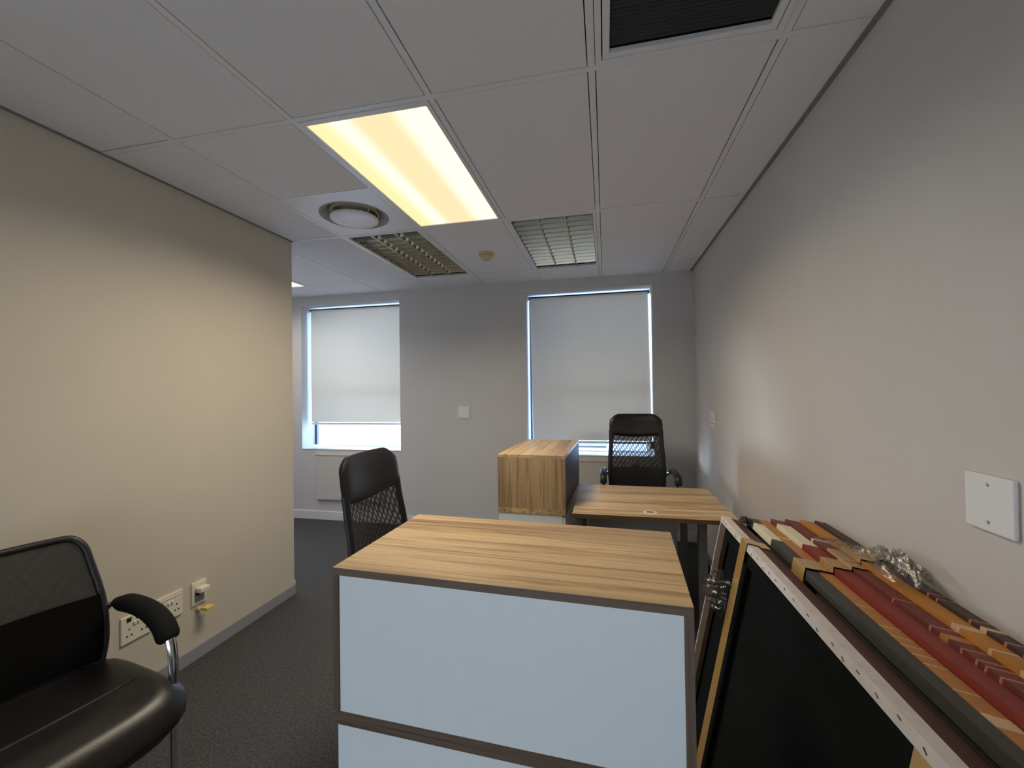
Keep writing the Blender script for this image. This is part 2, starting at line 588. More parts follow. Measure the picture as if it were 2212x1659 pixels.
# ------------------------------------------------------------------ windows
def window(name, w, ysgn, y_in, depth, opening_frame=True):
    """aluminium frame set at the back of the reveal, mid rail, two panes"""
    x0, x1, z0, z1 = w
    bm = bmesh.new()
    ya, yb = sorted((y_in, y_in + ysgn * 0.05))
    holed(bm, x0, x1, z0, z1, ya, yb, [(x0 + .05, x1 - .05, z0 + .022, z0 + .62), (x0 + .05, x1 - .05, z0 + .665, z1 - .034)])
    fr = struct(name, bm, M_ALUF)
    ym = y_in + ysgn * 0.025
    obj('pane', B(x0 + .045, x1 - .045, ym - .003, ym + .003, z0 + .018, z0 + .625), M_GLASS, fr)
    obj('pane', B(x0 + .045, x1 - .045, ym - .003, ym + .003, z0 + .66, z1 - .04), M_GLASS, fr)
    g = bmesh.new()
    box(g, x0, x0 + .016, min(y_in, y_in - ysgn * .012), max(y_in, y_in - ysgn * .012), z0, z1)
    obj('gasket', g, M_BRONZE, fr)
    # sill board
    if ysgn > 0:
        obj('sill', B(x0, x1, YB - .006, y_in, z0 - .0005, z0 + .008, 0.002), M_SKIRT, fr)
    return fr
w1 = window('window_1', W1, 1, YB + .235, .24)
w2 = window('window_2', W2, 1, YB + .235, .24)
w_added = window('added_window', W_ADDED, 1, YB + .235, .24)
w_fill = struct('fill_window', holed(bmesh.new(), W_FILL[0], W_FILL[1], W_FILL[2], W_FILL[3], YF - .10, YF - .05, [(W_FILL[0] + .04, W_FILL[0] + 1.28, W_FILL[2] + .04, W_FILL[3] - .04), (W_FILL[0] + 1.32, W_FILL[1] - .04, W_FILL[2] + .04, W_FILL[3] - .04)]), M_ALUF)  # frame of the added fill window
for a, b in ((W_FILL[0] + .035, W_FILL[0] + 1.285), (W_FILL[0] + 1.315, W_FILL[1] - .035)):
    obj('pane', B(a, b, YF - .076, YF - .074, W_FILL[2] + .035, W_FILL[3] - .035), M_FILLPANE, w_fill)
# louvred ventilator in the foot of the right-hand window
VX0, VX1, VY0, VY1 = 1.50, 1.835, YB + .195, YB + .233
bm = bmesh.new()
box(bm, VX0, VX1, VY0, VY1, .845, .853)
box(bm, VX0, VX1, VY0, VY1, 1.00, 1.012)
box(bm, VX0, VX0 + .012, VY0, VY1, .853, 1.00)
box(bm, VX1 - .012, VX1, VY0, VY1, .853, 1.00)
obj('ventilator_frame', bm, M_SKIRT, w2)
bm0 = bmesh.new()
box(bm0, VX0 + .012, VX1 - .012, -.014, .014, -.0025, .0025)
sl = obj('louver_slat', bm0, M_SKIRT, w2)
put(sl, (0, (VY0 + VY1) / 2, .862), (R(-38), 0, 0))
for k in range(1, 8):
    c = sl.copy(); COL.objects.link(c); c.parent = w2
    c.location.z = .862 + k * .0185

def roller_blind(w, zb, label, m, tilt=0.0, chain=True, xl=.03, xr=.022):
    x0, x1, z0, z1 = w
    yb = YB + .150
    t = thing('roller_blind', label, 'blind', ((x0 + x1) / 2, yb, z1 - .034), 0, 'roller blinds')
    hw = (x1 - x0) / 2
    rl = bmesh.new()
    tube(rl, [(-hw + .012, 0, 0), (hw - .012, 0, 0)], .019, 14)
    obj('roller', rl, M_BLACK, t, True)
    for sx in (-1, 1):
        obj('bracket', B(sx * hw - .009 if sx > 0 else -hw + .001, hw - .001 if sx > 0 else -hw + .009, -.028, .028, -.03, .033, .002), M_WPLAS, t)
    a, b = -hw + xl, hw - xr
    bm = bmesh.new()
    # cloth wraps the front of the roller and hangs straight down
    prof = [(-.0194, .001), (-.0202, -.002), (-.0208, -.005), (-.0216, -.009), (-.022, -.014)]
    H = (z1 - .034) - zb
    pts = prof + [(-.022, -.03 - (H - .05) * i / 24) for i in range(25)]

    def f(u, v):
        i = min(int(v * (len(pts) - 1) + 1e-6), len(pts) - 1)
        y, z = pts[i]
        x = a + (b - a) * u
        drop = max(0.0, -z)
        x += tilt * drop
        y += .0022 * math.sin(u * 9 + drop * 2.2) * min(1, drop)
        return (x, y, z)
    cl = grid(bm, f, 10, len(pts) - 1)
    obj('cloth', cl, m, t, True)
    obj('hem_bar', B(a + tilt * H, b + tilt * H, -.028, -.016, -H - .012, -H + .012, .003), M_WPLAS, t)
    if chain:
        bm = bmesh.new()
        zc = -.95
        tube(bm, [(-hw + .016, -.034, -.02), (-hw + .012, -.036, zc / 2), (-hw + .018, -.04, zc), (-hw + .03, -.042, zc - .03), (-hw + .042, -.04, zc), (-hw + .036, -.036, zc / 2), (-hw + .020, -.034, -.02)], .0018, 6)
        obj('chain', bm, M_WPLAS, t, True)
    return t
M_CLOTH1 = blind_cloth('blind_cloth_lit', (0.62, 0.60, 0.55, 1), 0.062)
M_CLOTH2 = blind_cloth('blind_cloth_dim', (0.62, 0.585, 0.54, 1), 0.034)  # same cloth, passing less light to stand for a dimmer outside
roller_blind(W1, 1.092, 'pale roller blind ending above a bright strip of the left window', M_CLOTH1, 0.0)
roller_blind(W2, .915, 'grey roller blind behind the high-backed chair at the far desk', M_CLOTH2, 0.012, False, xl=.024, xr=.027)
roller_blind(W_ADDED, 1.10, 'pale roller blind drawn low on the added corridor window, out of view', M_CLOTH1, 0.0)  # unseen blind, lowered to limit the sun patch on the right wall

# sheet of paper on the left sill
bm = bmesh.new()
def fp(u, v):
    x, y = (u - .5) * .30, (v - .5) * .20
    z = .004 + .055 * max(0, .42 - u) ** 1.0 * (1.2 - abs(v - .45)) + .006 * math.sin(u * 7 + v * 3) ** 2
    return (x + .03 * v, y, z)
grid(bm, fp, 12, 6, .0008)
p = obj('paper_sheet', bm, M_PAPER, None)
put(p, (-1.42, YB + .10, W1[2] + .008), (0, 0, R(8)))
tag(p, 'curled sheet of white paper lying on the left window sill', 'paper')

# painted boards under the windows
def wall_panel(x0, x1, label):
    t = thing('wall_panel', label, 'panel', ((x0 + x1) / 2, YB, .237), 0, 'painted boards under the windows')
    hw = (x1 - x0) / 2
    obj('board', B(-hw, hw, -.030, -.0005, 0, .505, .003), M_WALL, t)
    obj('top_rail', B(-hw - .004, hw + .004, -.036, -.0005, .505, .520, .002), M_WALL, t)
wall_panel(-1.438, -.60, 'grey painted board on the wall below the left window')
wall_panel(1.25, 2.12, 'grey painted board on the wall below the right window')

# ------------------------------------------------------------------ ceiling fixtures
def ceiling_panel(cx, cy, label, m):
    t = thing('ceiling_light', label, 'light', (cx, cy, ZC), 0, 'lit ceiling panels')
    bm = bmesh.new()
    X, Y = .3 - FL / 2 - .002, .6 - FL / 2 - .002
    ix, iy = .268, .560
    for a in ((-X, X, -Y, -iy), (-X, X, iy, Y), (-X, -ix, -iy, iy), (ix, X, -iy, iy)):
        box(bm, a[0], a[1], a[2], a[3], -.004, .010, .0015)
    obj('frame', bm, M_TBAR, t)
    bm = bmesh.new()
    box(bm, -ix, ix, -iy, iy, .0015, .005)
    obj('diffuser', bm, m, t)
    bm = bmesh.new()
    box(bm, -X + .01, X - .01, -Y + .01, Y - .01, .012, .09)
    obj('housing', bm, M_TBAR, t)
    return t
L1 = lamp_panel('warm_diffuser', (1.0, 0.84, 0.43), (1.0, 0.98, 0.80), 0.64)
L2 = lamp_panel('cool_diffuser', (1.0, 0.97, 0.86), (1.0, 1.0, 0.95), 0.9)
ceiling_panel(.9, .6, 'large warm yellow ceiling light beside the round air vent', L1)
ceiling_panel(-1.5, 1.8, 'white ceiling light half hidden beyond the left wall corner', L2)

def louvre_light(cx, cy, label):
    t = thing('louvre_light', label, 'light', (cx, cy, ZC), 0, 'unlit louvred ceiling lights')
    X, Y = .3 - FL / 2 - .002, .6 - FL / 2 - .002
    bm = bmesh.new()
    f = .018
    for a in ((-X, X, -Y, -Y + f), (-X, X, Y - f, Y), (-X, -X + f, -Y + f, Y - f), (X - f, X, -Y + f, Y - f)):
        box(bm, a[0], a[1], a[2], a[3], -.003, .012, .001)
    obj('frame', bm, M_TBAR, t)
    ix, iy = X - f, Y - f
    # folded reflector tray with three troughs
    bm = bmesh.new()
    w = 2 * ix / 3

    def fr(u, v):
        x = -ix + 2 * ix * u
        q = ((x + ix) % w) / w if u < 1 else 1.0
        return (x, -iy + 2 * iy * v, .035 + .045 * math.sin(math.pi * min(max(q, 0), 1)))
    grid(bm, fr, 36, 1, .001)
    obj('reflector', bm, M_ALU, t, True)
    bm = bmesh.new()
    box(bm, -ix, ix, -iy - .0, -iy + .002, .012, .09)
    box(bm, -ix, ix, iy - .002, iy, .012, .09)
    box(bm, -ix, -ix + .002, -iy, iy, .012, .09)
    box(bm, ix - .002, ix, -iy, iy, .012, .09)
    box(bm, -ix, ix, -iy, iy, .086, .09)
    obj('housing', bm, M_ALU, t)
    for k in range(3):
        b = bmesh.new()
        xc = -ix + w * (k + .5)
        tube(b, [(xc, -iy + .004, .058), (xc, iy - .004, .058)], .013, 10)
        obj('tube', b, M_WPLAS, t, True)
    for k in (1, 2):
        b = bmesh.new()
        xc = -ix + w * k
        vs = [(xc - .004, -.001), (xc + .004, -.001), (xc + .020, .036), (xc - .020, .036)]
        lo = [b.verts.new((x, -iy, z)) for x, z in vs]
        hi = [b.verts.new((x, iy, z)) for x, z in vs]
        for i in range(4):
            b.faces.new((lo[i], lo[(i + 1) % 4], hi[(i + 1) % 4], hi[i]))
        b.faces.new(lo[::-1]); b.faces.new(hi)
        bmesh.ops.recalc_face_normals(b, faces=b.faces)
        obj('divider', b, M_ALU, t)
    n = 13
    first = None
    for k in range(1, n):
        y = -iy + 2 * iy * k / n
        if first is None:
            b = bmesh.new()
            for q in range(3):
                xa, xb = -ix + w * q + .004, -ix + w * (q + 1) - .004
                v = []
                for (yy, z) in ((-.0015, -.001), (.0015, -.001), (.011, .034), (-.011, .034)):
                    v.append((yy, z))
                lo = [b.verts.new((xa, yy, z)) for yy, z in v]
                hi = [b.verts.new((xb, yy, z)) for yy, z in v]
                for i in range(4):
                    b.faces.new((lo[i], lo[(i + 1) % 4], hi[(i + 1) % 4], hi[i]))
                b.faces.new(lo[::-1]); b.faces.new(hi)
            bmesh.ops.recalc_face_normals(b, faces=b.faces)
            first = obj('louver_blade', b, M_ALU, t)
            first.location.y = y
        else:
            c = first.copy(); COL.objects.link(c); c.parent = t; c.location.y = y
    return t
louvre_light(.3, 1.8, 'unlit louvred ceiling light just beyond the round air vent')
louvre_light(1.5, 1.8, 'unlit louvred ceiling light in front of the right window')

# round air vent on a square plate
t = thing('air_vent', 'white round ceiling air vent on a square plate', 'vent', (.3, .9, ZC))
X = .3 - FL / 2 - .002
bm = bmesh.new()
ro, n = .205, 48
sq, ci, cn = [], [], []
for k in range(n):
    a = 2 * math.pi * k / n
    c, s = math.cos(a), math.sin(a)
    q = X / max(abs(c), abs(s))
    sq.append(bm.verts.new((q * c, q * s, 0)))
    ci.append(bm.verts.new((ro * c, ro * s, -.002)))
for k in range(n):
    j = (k + 1) % n
    bm.faces.new((sq[k], sq[j], ci[j], ci[k]))
bmesh.ops.recalc_face_normals(bm, faces=bm.faces)
bmesh.ops.solidify(bm, geom=bm.faces[:], thickness=.003)
obj('plate', bm, M_TBAR, t)
bm = bmesh.new()
lathe(bm, [(ro + .004, -.004), (ro - .002, -.006), (ro - .006, 0), (ro - .03, .016), (ro - .055, .055), (ro - .06, .085), (0.0, .088)], 48)
obj('cone', bm, mat('vent_cone', (0.40, 0.39, 0.38), 0.5), t, True)
bm = bmesh.new()
lathe(bm, [(0.0, -.030), (.135, -.030), (.143, -.027), (.145, -.018), (.138, -.012), (0.0, -.010)], 48)
obj('disc', bm, M_TBAR, t, True)
bm = bmesh.new()
lathe(bm, [(.142, .010), (.146, .012), (.146, .022), (.142, .024)], 48)
obj('inner_ring', bm, M_BEIGE, t, True)
for k in range(3):
    a = R(100 + 120 * k)
    b = bmesh.new()
    tube(b, [(.13 * math.cos(a), .13 * math.sin(a), -.014), (.13 * math.cos(a), .13 * math.sin(a), .084)], .004, 8)
    obj('strut', b, M_TBAR, t)

# return air grille
t = thing('air_grille', 'white framed ceiling air grille with dark filter', 'grille', (2.1, -.3, ZC))
bm = bmesh.new()
def ring(bm, o, i, z0, z1, bev=.0015):
    for a in ((-o, o, -o, -i), (-o, o, i, o), (-o, -i, -i, i), (i, o, -i, i)):
        box(bm, a[0], a[1], a[2], a[3], z0, z1, bev)
ring(bm, .286, .266, -.006, .010)
obj('outer_frame', bm, M_TBAR, t)
bm = bmesh.new()
ring(bm, .2625, .240, -.005, .012)
obj('door_frame', bm, M_TBAR, t)
obj('filter', B(-.262, .262, -.262, .262, .030, .036), M_FILTER, t)
b = B(-.239, .239, -.0012, .0012, .006, .026)
fs = obj('grille_slat', b, M_FILTER, t)
fs.location.y = -.225
for k in range(1, 31):
    c = fs.copy(); COL.objects.link(c); c.parent = t; c.location.y = -.225 + k * .015
    c.rotation_euler = (R(30), 0, 0)
fs.rotation_euler = (R(30), 0, 0)

# smoke detector
t = thing('smoke_detector', 'small yellowed smoke detector between the louvred lights', 'detector', (.895, 1.83, ZC))
bm = bmesh.new()
lathe(bm, [(0, .004), (.062, .004), (.064, -.004), (.058, -.014), (.045, -.018), (0, -.018)], 32)
obj('base', bm, M_BEIGE, t, True)
bm = bmesh.new()
lathe(bm, [(0.0, -.018), (.050, -.020), (.050, -.036), (.040, -.044), (.030, -.046), (.028, -.056), (.016, -.060), (0, -.061)], 32)
obj('sensor_head', bm, M_BEIGE, t, True)

# ------------------------------------------------------------------ switches and sockets
def socket(name, label, cat, M, w, h, kind, m=M_CREAM, group=None):
    """local frame: plate in XZ plane, facing -Y"""
    t = thing(name, label, cat, (0, 0, 0), 0, group)
    t.matrix_world = M
    obj('plate', B(-w / 2, w / 2, -.010, -.0003, -h / 2, h / 2, .003), m, t)
    def disc(nm, x, z, rx, rz, mm, y=-.0102, d=.0012):
        b = B(x - rx, x + rx, y - d, y + .0004, z - rz, z + rz)
        return obj(nm, b, mm, t)
    if kind == 'double':
        obj('ridge', B(-w / 2 + .004, w / 2 - .004, -.0125, -.0098, h / 2 - .022, h / 2 - .018, .0008), m, t)
    if kind in ('double', 'tagged'):
        for sx in (-1, 1):
            cx = sx * .033
            for dx, dz in ((0, .012), (-.010, -.018), (.010, -.018)):
                disc('pin_hole', cx + dx, dz - .012, .0032, .0036, M_HOLE)
        for sx in (-1, 1):
            b = B(sx * .009 - .006, sx * .009 + .006, -.0165, -.0098, .014, .028, .0015)
            obj('rocker', b, m, t)
    if kind == 'tagged':
        for sx in (-1, 1):
            disc('dark_label', sx * .020 - .014, .045, .010, .0095, M_BLACK)
    if kind == 'rocker':
        obj('rocker', B(-.052, .052, -.014, -.0098, -.052, .040, .002), m, t)
        obj('ridge', B(-.052, .052, -.0122, -.0098, .044, .046), m, t)
    if kind == 'blank':
        for z in (.041, -.041):
            bm = bmesh.new()
            lathe(bm, [(0, .0015), (.003, .0012), (.0042, 0), (.0042, -.002)], 12)
            s = obj('screw', bm, M_SCREW, t, True)
            put(s, (0, -.0100, z), (R(90), 0, 0))
    return t
def onwall(x, y, z, side):
    """frame whose -Y points into the room"""
    rot = {'back': 0, 'right': -90, 'left': 90}[side]
    return Matrix.Translation((x, y, z)) @ Matrix.Rotation(R(rot), 4, 'Z')
socket('wall_switch', 'square white switch on the back wall between the windows', 'switch', onwall(.352, YB, 1.230, 'back'), .128, .128, 'rocker', M_WPLAS)
socket('wall_socket', 'small white double socket on the right wall above the far desk', 'socket', onwall(XR, 2.112, 1.215, 'right'), .130, .132, 'double', M_CREAM, 'double wall sockets')
socket('blank_plate', 'large blank white plate with two screws on the right wall', 'plate', onwall(XR, -.346, 1.213, 'right'), .122, .124, 'blank', M_WPLAS)
socket('wall_socket', 'white socket with two dark labels low on the left wall', 'socket', onwall(XL, .132, .356, 'left'), .134, .128, 'tagged', M_CREAM, 'double wall sockets')
socket('wall_socket', 'plain white double socket half behind the black chair arm', 'socket', onwall(XL, .294, .364, 'left'), .132, .132, 'double', M_CREAM, 'double wall sockets')
t = socket('wall_outlet', 'narrow white outlet with a plug in it near the carpet', 'socket', onwall(XL, .455, .365, 'left'), .086, .126, 'none', M_CREAM)
obj('ridge', B(-.040, .040, -.0125, -.0098, .045, .049, .0008), M_CREAM, t)
obj('recess', B(-.028, .030, -.0112, -.0098, -.048, .020), mat('grey_recess', (0.30, 0.29, 0.32), 0.5), t)
p = thing('plug', 'white plug pushed into the narrow outlet', 'plug', (0, 0, 0))
p.matrix_world = onwall(XL, .455, .365, 'left')
obj('body', B(-.026, .030, -.052, -.0113, .008, .034, .004), M_CREAM, p)
obj('pin_block', B(-.026, -.016, -.030, -.0113, -.008, .0078, .002), M_BLACK, p)
p = thing('adapter', 'small yellow plug sticking out of the wall below the narrow outlet', 'plug', (0, 0, 0))
p.matrix_world = onwall(XL, .462, .277, 'left')
obj('body', B(-.018, .026, -.075, -.030, -.009, .010, .003), M_YELLOW, p)
obj('neck', B(-.024, .006, -.030, -.0003, -.008, .006, .003), M_BEIGE, p)

# ------------------------------------------------------------------ storage cabinets: oak box open on one side, over a white base
def cabinet(label, loc, rz):
    """local: X 0..0.8 along the closed white back (facing -Y), Y 0..0.43 deep"""
    t = thing('storage_cabinet', label, 'cabinet', loc, rz, 'oak topped storage cabinets')
    Wd, D, H, T = .80, .432, 1.06, .018
    obj('top_panel', B(0, Wd, 0, D, H - T, H, .0008), [M_WOODX], t)
    obj('top_edge', B(.0004, Wd - .0004, -.0012, .0002, H - T + .0004, H - .0006), M_WOODE, t)
    obj('side_panel', B(0, .018, 0, D, .723, H - T, .0005), M_WOODZ, t)
    obj('side_panel', B(Wd - .018, Wd, 0, D, .723, H - T, .0005), M_WOODZ, t)
    obj('side_edge', B(.0004, .0176, -.0012, .0002, .723, H - T), M_WOODEZ, t)
    obj('side_edge', B(Wd - .0176, Wd - .0004, -.0012, .0002, .723, H - T), M_WOODEZ, t)
    obj('bottom_panel', B(.008, Wd, 0, D, .692, .7225, .0008), M_WOODX, t)
    obj('bottom_edge', B(.008, Wd, -.0014, -.0001, .6922, .7223), M_WOODE, t)
    obj('back_panel', B(.0182, Wd - .0182, .0006, .012, .7228, H - T - .0003), M_WHITE, t)
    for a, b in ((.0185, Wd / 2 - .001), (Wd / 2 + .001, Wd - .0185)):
        obj('hutch_door', B(a, b, D - .020, D - .002, .7232, H - T - .0005, .0008), mat('shade_dark_board', (.05, .047, .045), .5), t)  # doors coloured near-black to carry the shade on that side
    bs = bmesh.new()
    box(bs, .010, Wd - .004, .0015, D - .02, .06, .6915, .0008)
    base = obj('base', bs, M_WHITE, t)
    obj('plinth', B(.03, Wd - .03, .03, D - .05, 0, .06), M_BLACK, t)
    for k in range(3):
        d = obj('drawer', B(.014, Wd / 2 - .002, D - .0198, D - .002, .075 + k * .205, .272 + k * .205, .001), M_WHITE, t)
        obj('handle', B(.14, .26, D - .0018, D + .016, .235 + k * .205, .245 + k * .205, .002), M_CHROME, d)
    d = obj('door', B(Wd / 2 + .002, Wd - .008, D - .0198, D - .002, .075, .682, .001), M_WHITE, t)
    obj('handle', B(Wd / 2 + .03, Wd / 2 + .04, D - .0018, D + .016, .42, .54, .002), M_CHROME, d)
    return t
cabinet('oak topped storage cabinet with pale blue back panel, beside the leaning canvases', (1.188, -.585, 0), R(-2.5))
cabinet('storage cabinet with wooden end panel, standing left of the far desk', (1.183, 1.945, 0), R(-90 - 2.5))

# ------------------------------------------------------------------ far desk
t = thing('desk', 'oak desk with a round cable hole against the right wall', 'desk', (1.628, 1.022, 0))
DW, DD = .905, .765
obj('desktop', B(0, DW, 0, DD, .717, .742, .0008), M_WOODX, t)
obj('front_edge', B(.0004, DW - .0004, -.0012, .0002, .7174, .7414), mat('walnut_edge', srgb(104, 78, 54), 0.5, noise=.25, nscale=60), t)
bm = bmesh.new()
lathe(bm, [(.024, .7415), (.024, .7440), (.028, .7455), (.037, .7450), (.040, .7424)], 28, (.447, .096, 0))
obj('cable_grommet', bm, mat('cream_ring', (0.80, 0.76, 0.58), 0.35), t, True)
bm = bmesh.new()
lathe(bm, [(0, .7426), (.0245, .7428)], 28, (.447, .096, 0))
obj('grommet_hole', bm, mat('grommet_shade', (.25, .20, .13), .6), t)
for x in (.012, DW - .20):
    for y in (.06, DD - .10):
        obj('leg', B(x, x + .044, y, y + .044, 0, .7168, .003), M_STEEL, t)
obj('modesty_panel', B(.06, DW - .22, DD - .070, DD - .054, .30, .7165), mat('grey_board', (.50, .52, .52), .6), t)
obj('rail', B(.056, DW - .20, DD - .10, DD - .072, .685, .7168, .002), M_STEEL, t)
obj('cable_tray', B(.10, DW - .24, DD - .13, DD - .072, .560, .568, .002), M_ALU, t)

# ------------------------------------------------------------------ office chairs (built facing +X)
def office_chair(label):
    t = thing('office_chair', label, 'chair', (0, 0, 0), 0, 'high backed office chairs')
    ZB, ZT_ = .565, 1.245
    Hh = ZT_ - ZB
    CV = [(0, .212), (.12, .222), (.30, .228), (.45, .224), (.60, .216), (.72, .213), (.86, .213), (.94, .208), (1.0, .186)]
    XBk = [(0, -.225), (.15, -.215), (.32, -.212), (.5, -.225), (.7, -.245), (.86, -.258), (1.0, -.275)]

    def lerp(tab, v):
        for (a, p), (b, q) in zip(tab, tab[1:]):
            if v <= b:
                k = (v - a) / (b - a)
                k = k * k * (3 - 2 * k) * .5 + k * .5
                return p + (q - p) * k
        return tab[-1][1]

    def P(u, v, off=0.0, s=1.0):
        x = lerp(XBk, v) + .045 * u * u * (1 - .35 * v) + off
        return Vector((x, u * lerp(CV, v) * s, ZB + Hh * v))
    # net
    bm = bmesh.new()
    grid(bm, lambda a, b: P(a * 2 - 1, b * .78, 0, .93), 16, 20)
    obj('mesh_back', bm, M_NET, t, True)
    bm = bmesh.new()
    grid(bm, lambda a, b: P(a * 2 - 1, b * .34, .012, .93), 14, 8)
    obj('lumbar_mesh', bm, M_NET2, t, True)
    # padded head section, curved lower edge
    bm = bmesh.new()
    n, m_ = 24, 14
    fr, bk = [], []
    for i in range(n + 1):
        rf, rb = [], []
        u = -1 + 2 * i / n
        lowv = .745 - .035 * (1 - u * u)
        for j in range(m_ + 1):
            w = j / m_
            topv = 1.0 - .075 * max(0, (abs(u) - .72) / .28) ** 2.2
            v = lowv + (topv - lowv) * w
            edge = min(1.0, 4.5 * min(w, 1 - w)) ** .5 * (1 - abs(u) ** 6) ** .5
            pt = P(u, v, 0, 1.035)
            rf.append(bm.verts.new(pt + Vector((.006 + .020 * edge, 0, 0))))
            rb.append(bm.verts.new(pt - Vector((.006 + .016 * edge, 0, 0))))
        fr.append(rf); bk.append(rb)
    for i in range(n):
        for j in range(m_):
            bm.faces.new((fr[i][j], fr[i + 1][j], fr[i + 1][j + 1], fr[i][j + 1]))
            bm.faces.new((bk[i][j + 1], bk[i + 1][j + 1], bk[i + 1][j], bk[i][j]))
        bm.faces.new((bk[i][0], bk[i + 1][0], fr[i + 1][0], fr[i][0]))
        bm.faces.new((fr[i][m_], fr[i + 1][m_], bk[i + 1][m_], bk[i][m_]))
    for j in range(m_):
        bm.faces.new((fr[0][j + 1], bk[0][j + 1], bk[0][j], fr[0][j]))
        bm.faces.new((fr[n][j], bk[n][j], bk[n][j + 1], fr[n][j + 1]))
    bmesh.ops.recalc_face_normals(bm, faces=bm.faces)
    obj('headrest', bm, M_LEATHER, t, True)
    # side rails of the back
    for s in (-1, 1):
        bm = bmesh.new()
        tube(bm, [P(s * .97, .79 * k / 14) for k in range(15)], .014, 10, flat=1.3)
        obj('back_rail', bm, M_BLACK, t, True)
    bm = bmesh.new()
    tube(bm, [P(u / 8 * .97, .012) for u in range(-8, 9)], .014, 10)
    obj('bottom_rail', bm, M_BLACK, t, True)
    DZ = .065
    bm = bmesh.new()
    tube(bm, spline([(-.02, 0, .40), (-.20, 0, .405), (-.272, 0, .46), (-.262, 0, .62), (-.252, 0, .74)], 6), .020, 10, flat=1.6)
    put(obj('back_stem', bm, M_BLACK, t, True), (0, 0, DZ))
    # seat cushion
    bm = bmesh.new()
    def seat(a, b):
        an, rr = a * 2 * math.pi, b
        c, s = math.cos(an), math.sin(an)
        e = 4.5
        q = (abs(c) ** e + abs(s) ** e) ** (-1 / e)
        x, y = .245 * q * c * rr, .250 * q * s * rr
        z = .490 - .035 * max(0, rr - .55) ** 2 / .2 - .03 * max(0, x - .13) / .12 + .012 * abs(y / .25) ** 2
        return (x + .01, y, z)
    top = [[None] * 9 for _ in range(40)]
    c0 = bm.verts.new((.01, 0, .488))
    for i in range(40):
        for j in range(8):
            top[i][j] = bm.verts.new(seat(i / 40, (j + 1) / 8))
        x, y, z = seat(i / 40, 1.0)
        top[i][8] = bm.verts.new((x * .94, y * .94, z - .055))
    cb = bm.verts.new((.01, 0, .415))
    for i in range(40):
        k = (i + 1) % 40
        bm.faces.new((c0, top[i][0], top[k][0]))
        for j in range(8):
            bm.faces.new((top[i][j], top[i][j + 1], top[k][j + 1], top[k][j]))
        bm.faces.new((top[i][8], cb, top[k][8]))
    bmesh.ops.recalc_face_normals(bm, faces=bm.faces)
    put(obj('seat', bm, M_FABRIC, t, True), (0, 0, DZ))
    put(obj('tilt_mechanism', B(-.12, .10, -.09, .09, .385, .418, .006), M_BLACK, t), (0, 0, DZ))
    # arms
    for s in (-1, 1):
        bm = bmesh.new()
        y = s * .275
        tube(bm, spline([(-.06, s * .20, .405), (-.06, y, .41), (-.02, y, .47), (.15, y, .62), (.20, y, .70), (.15, y, .722), (-.02, y, .718), (-.16, y * .98, .70), (-.215, s * .235, .66)], 6), .012, 10)
        a = put(obj('arm', bm, M_CHROME, t, True), (0, 0, DZ))
        bm = bmesh.new()
        tube(bm, spline([(.205, y, .668), (.192, y, .715), (.14, y, .733), (-.02, y, .730), (-.14, y * .985, .714)], 6), [.016] + [.022] * 22 + [.020] * 2, 12, flat=1.25)
        obj('arm_pad', bm, M_BLACK, a, True)
    # column and star base
    bm = bmesh.new()
    lathe(bm, [(0, .10), (.028, .10), (.028, .26), (.018, .262), (.018, .385 + DZ), (0, .385 + DZ)], 20)
    obj('gas_column', bm, M_BLACK, t, True)
    bm = bmesh.new()
    lathe(bm, [(0, .075), (.040, .075), (.045, .10), (.034, .125), (0, .125)], 20)
    obj('hub', bm, M_BLACK, t, True)
    lg = cs = None
    for k in range(5):
        a = R(36 + 72 * k)
        if lg is None:
            bm = bmesh.new()
            tube(bm, [(.03, 0, .105), (.15, 0, .098), (.285, 0, .078)], [.022, .018, .013], 10, flat=1.2)
            lg = obj('leg', bm, M_BLACK, t, True)
            lg.rotation_euler.z = a
            bm = bmesh.new()
            for s in (-1, 1):
                tube(bm, [(.28, s * .010 - .008 * (s < 0), .027), (.28, s * .010 + .008 * (s > 0), .027)], .0268, 16)
            tube(bm, [(.278, 0, .076), (.278, 0, .040)], .006, 8)
            cs = obj('caster', bm, M_BLACK, lg, True)
        else:
            l2 = lg.copy(); COL.objects.link(l2); l2.parent = t; l2.rotation_euler.z = a
            c2 = cs.copy(); COL.objects.link(c2); c2.parent = l2
    return t
oc = office_chair('high-backed mesh office chair left of the big white cabinet')
put(oc, (1.055, .195, 0), (0, 0, R(0)))
oc2 = copy_tree(oc)
oc2['label'] = 'high-backed mesh office chair behind the far desk, under the grey blind'
put(oc2, (2.078, 2.075, 0), (0, 0, R(-90)))
obj('lumbar_knob', B(-.262, -.240, .120, .160, .945, 1.005, .004), M_BLACK, oc2)
for ch in oc.children:                       # this one is set a little lower on its gas column
    if ch.name.split('.')[0] not in ('gas_column', 'hub', 'leg'):
        ch.location.z -= .035

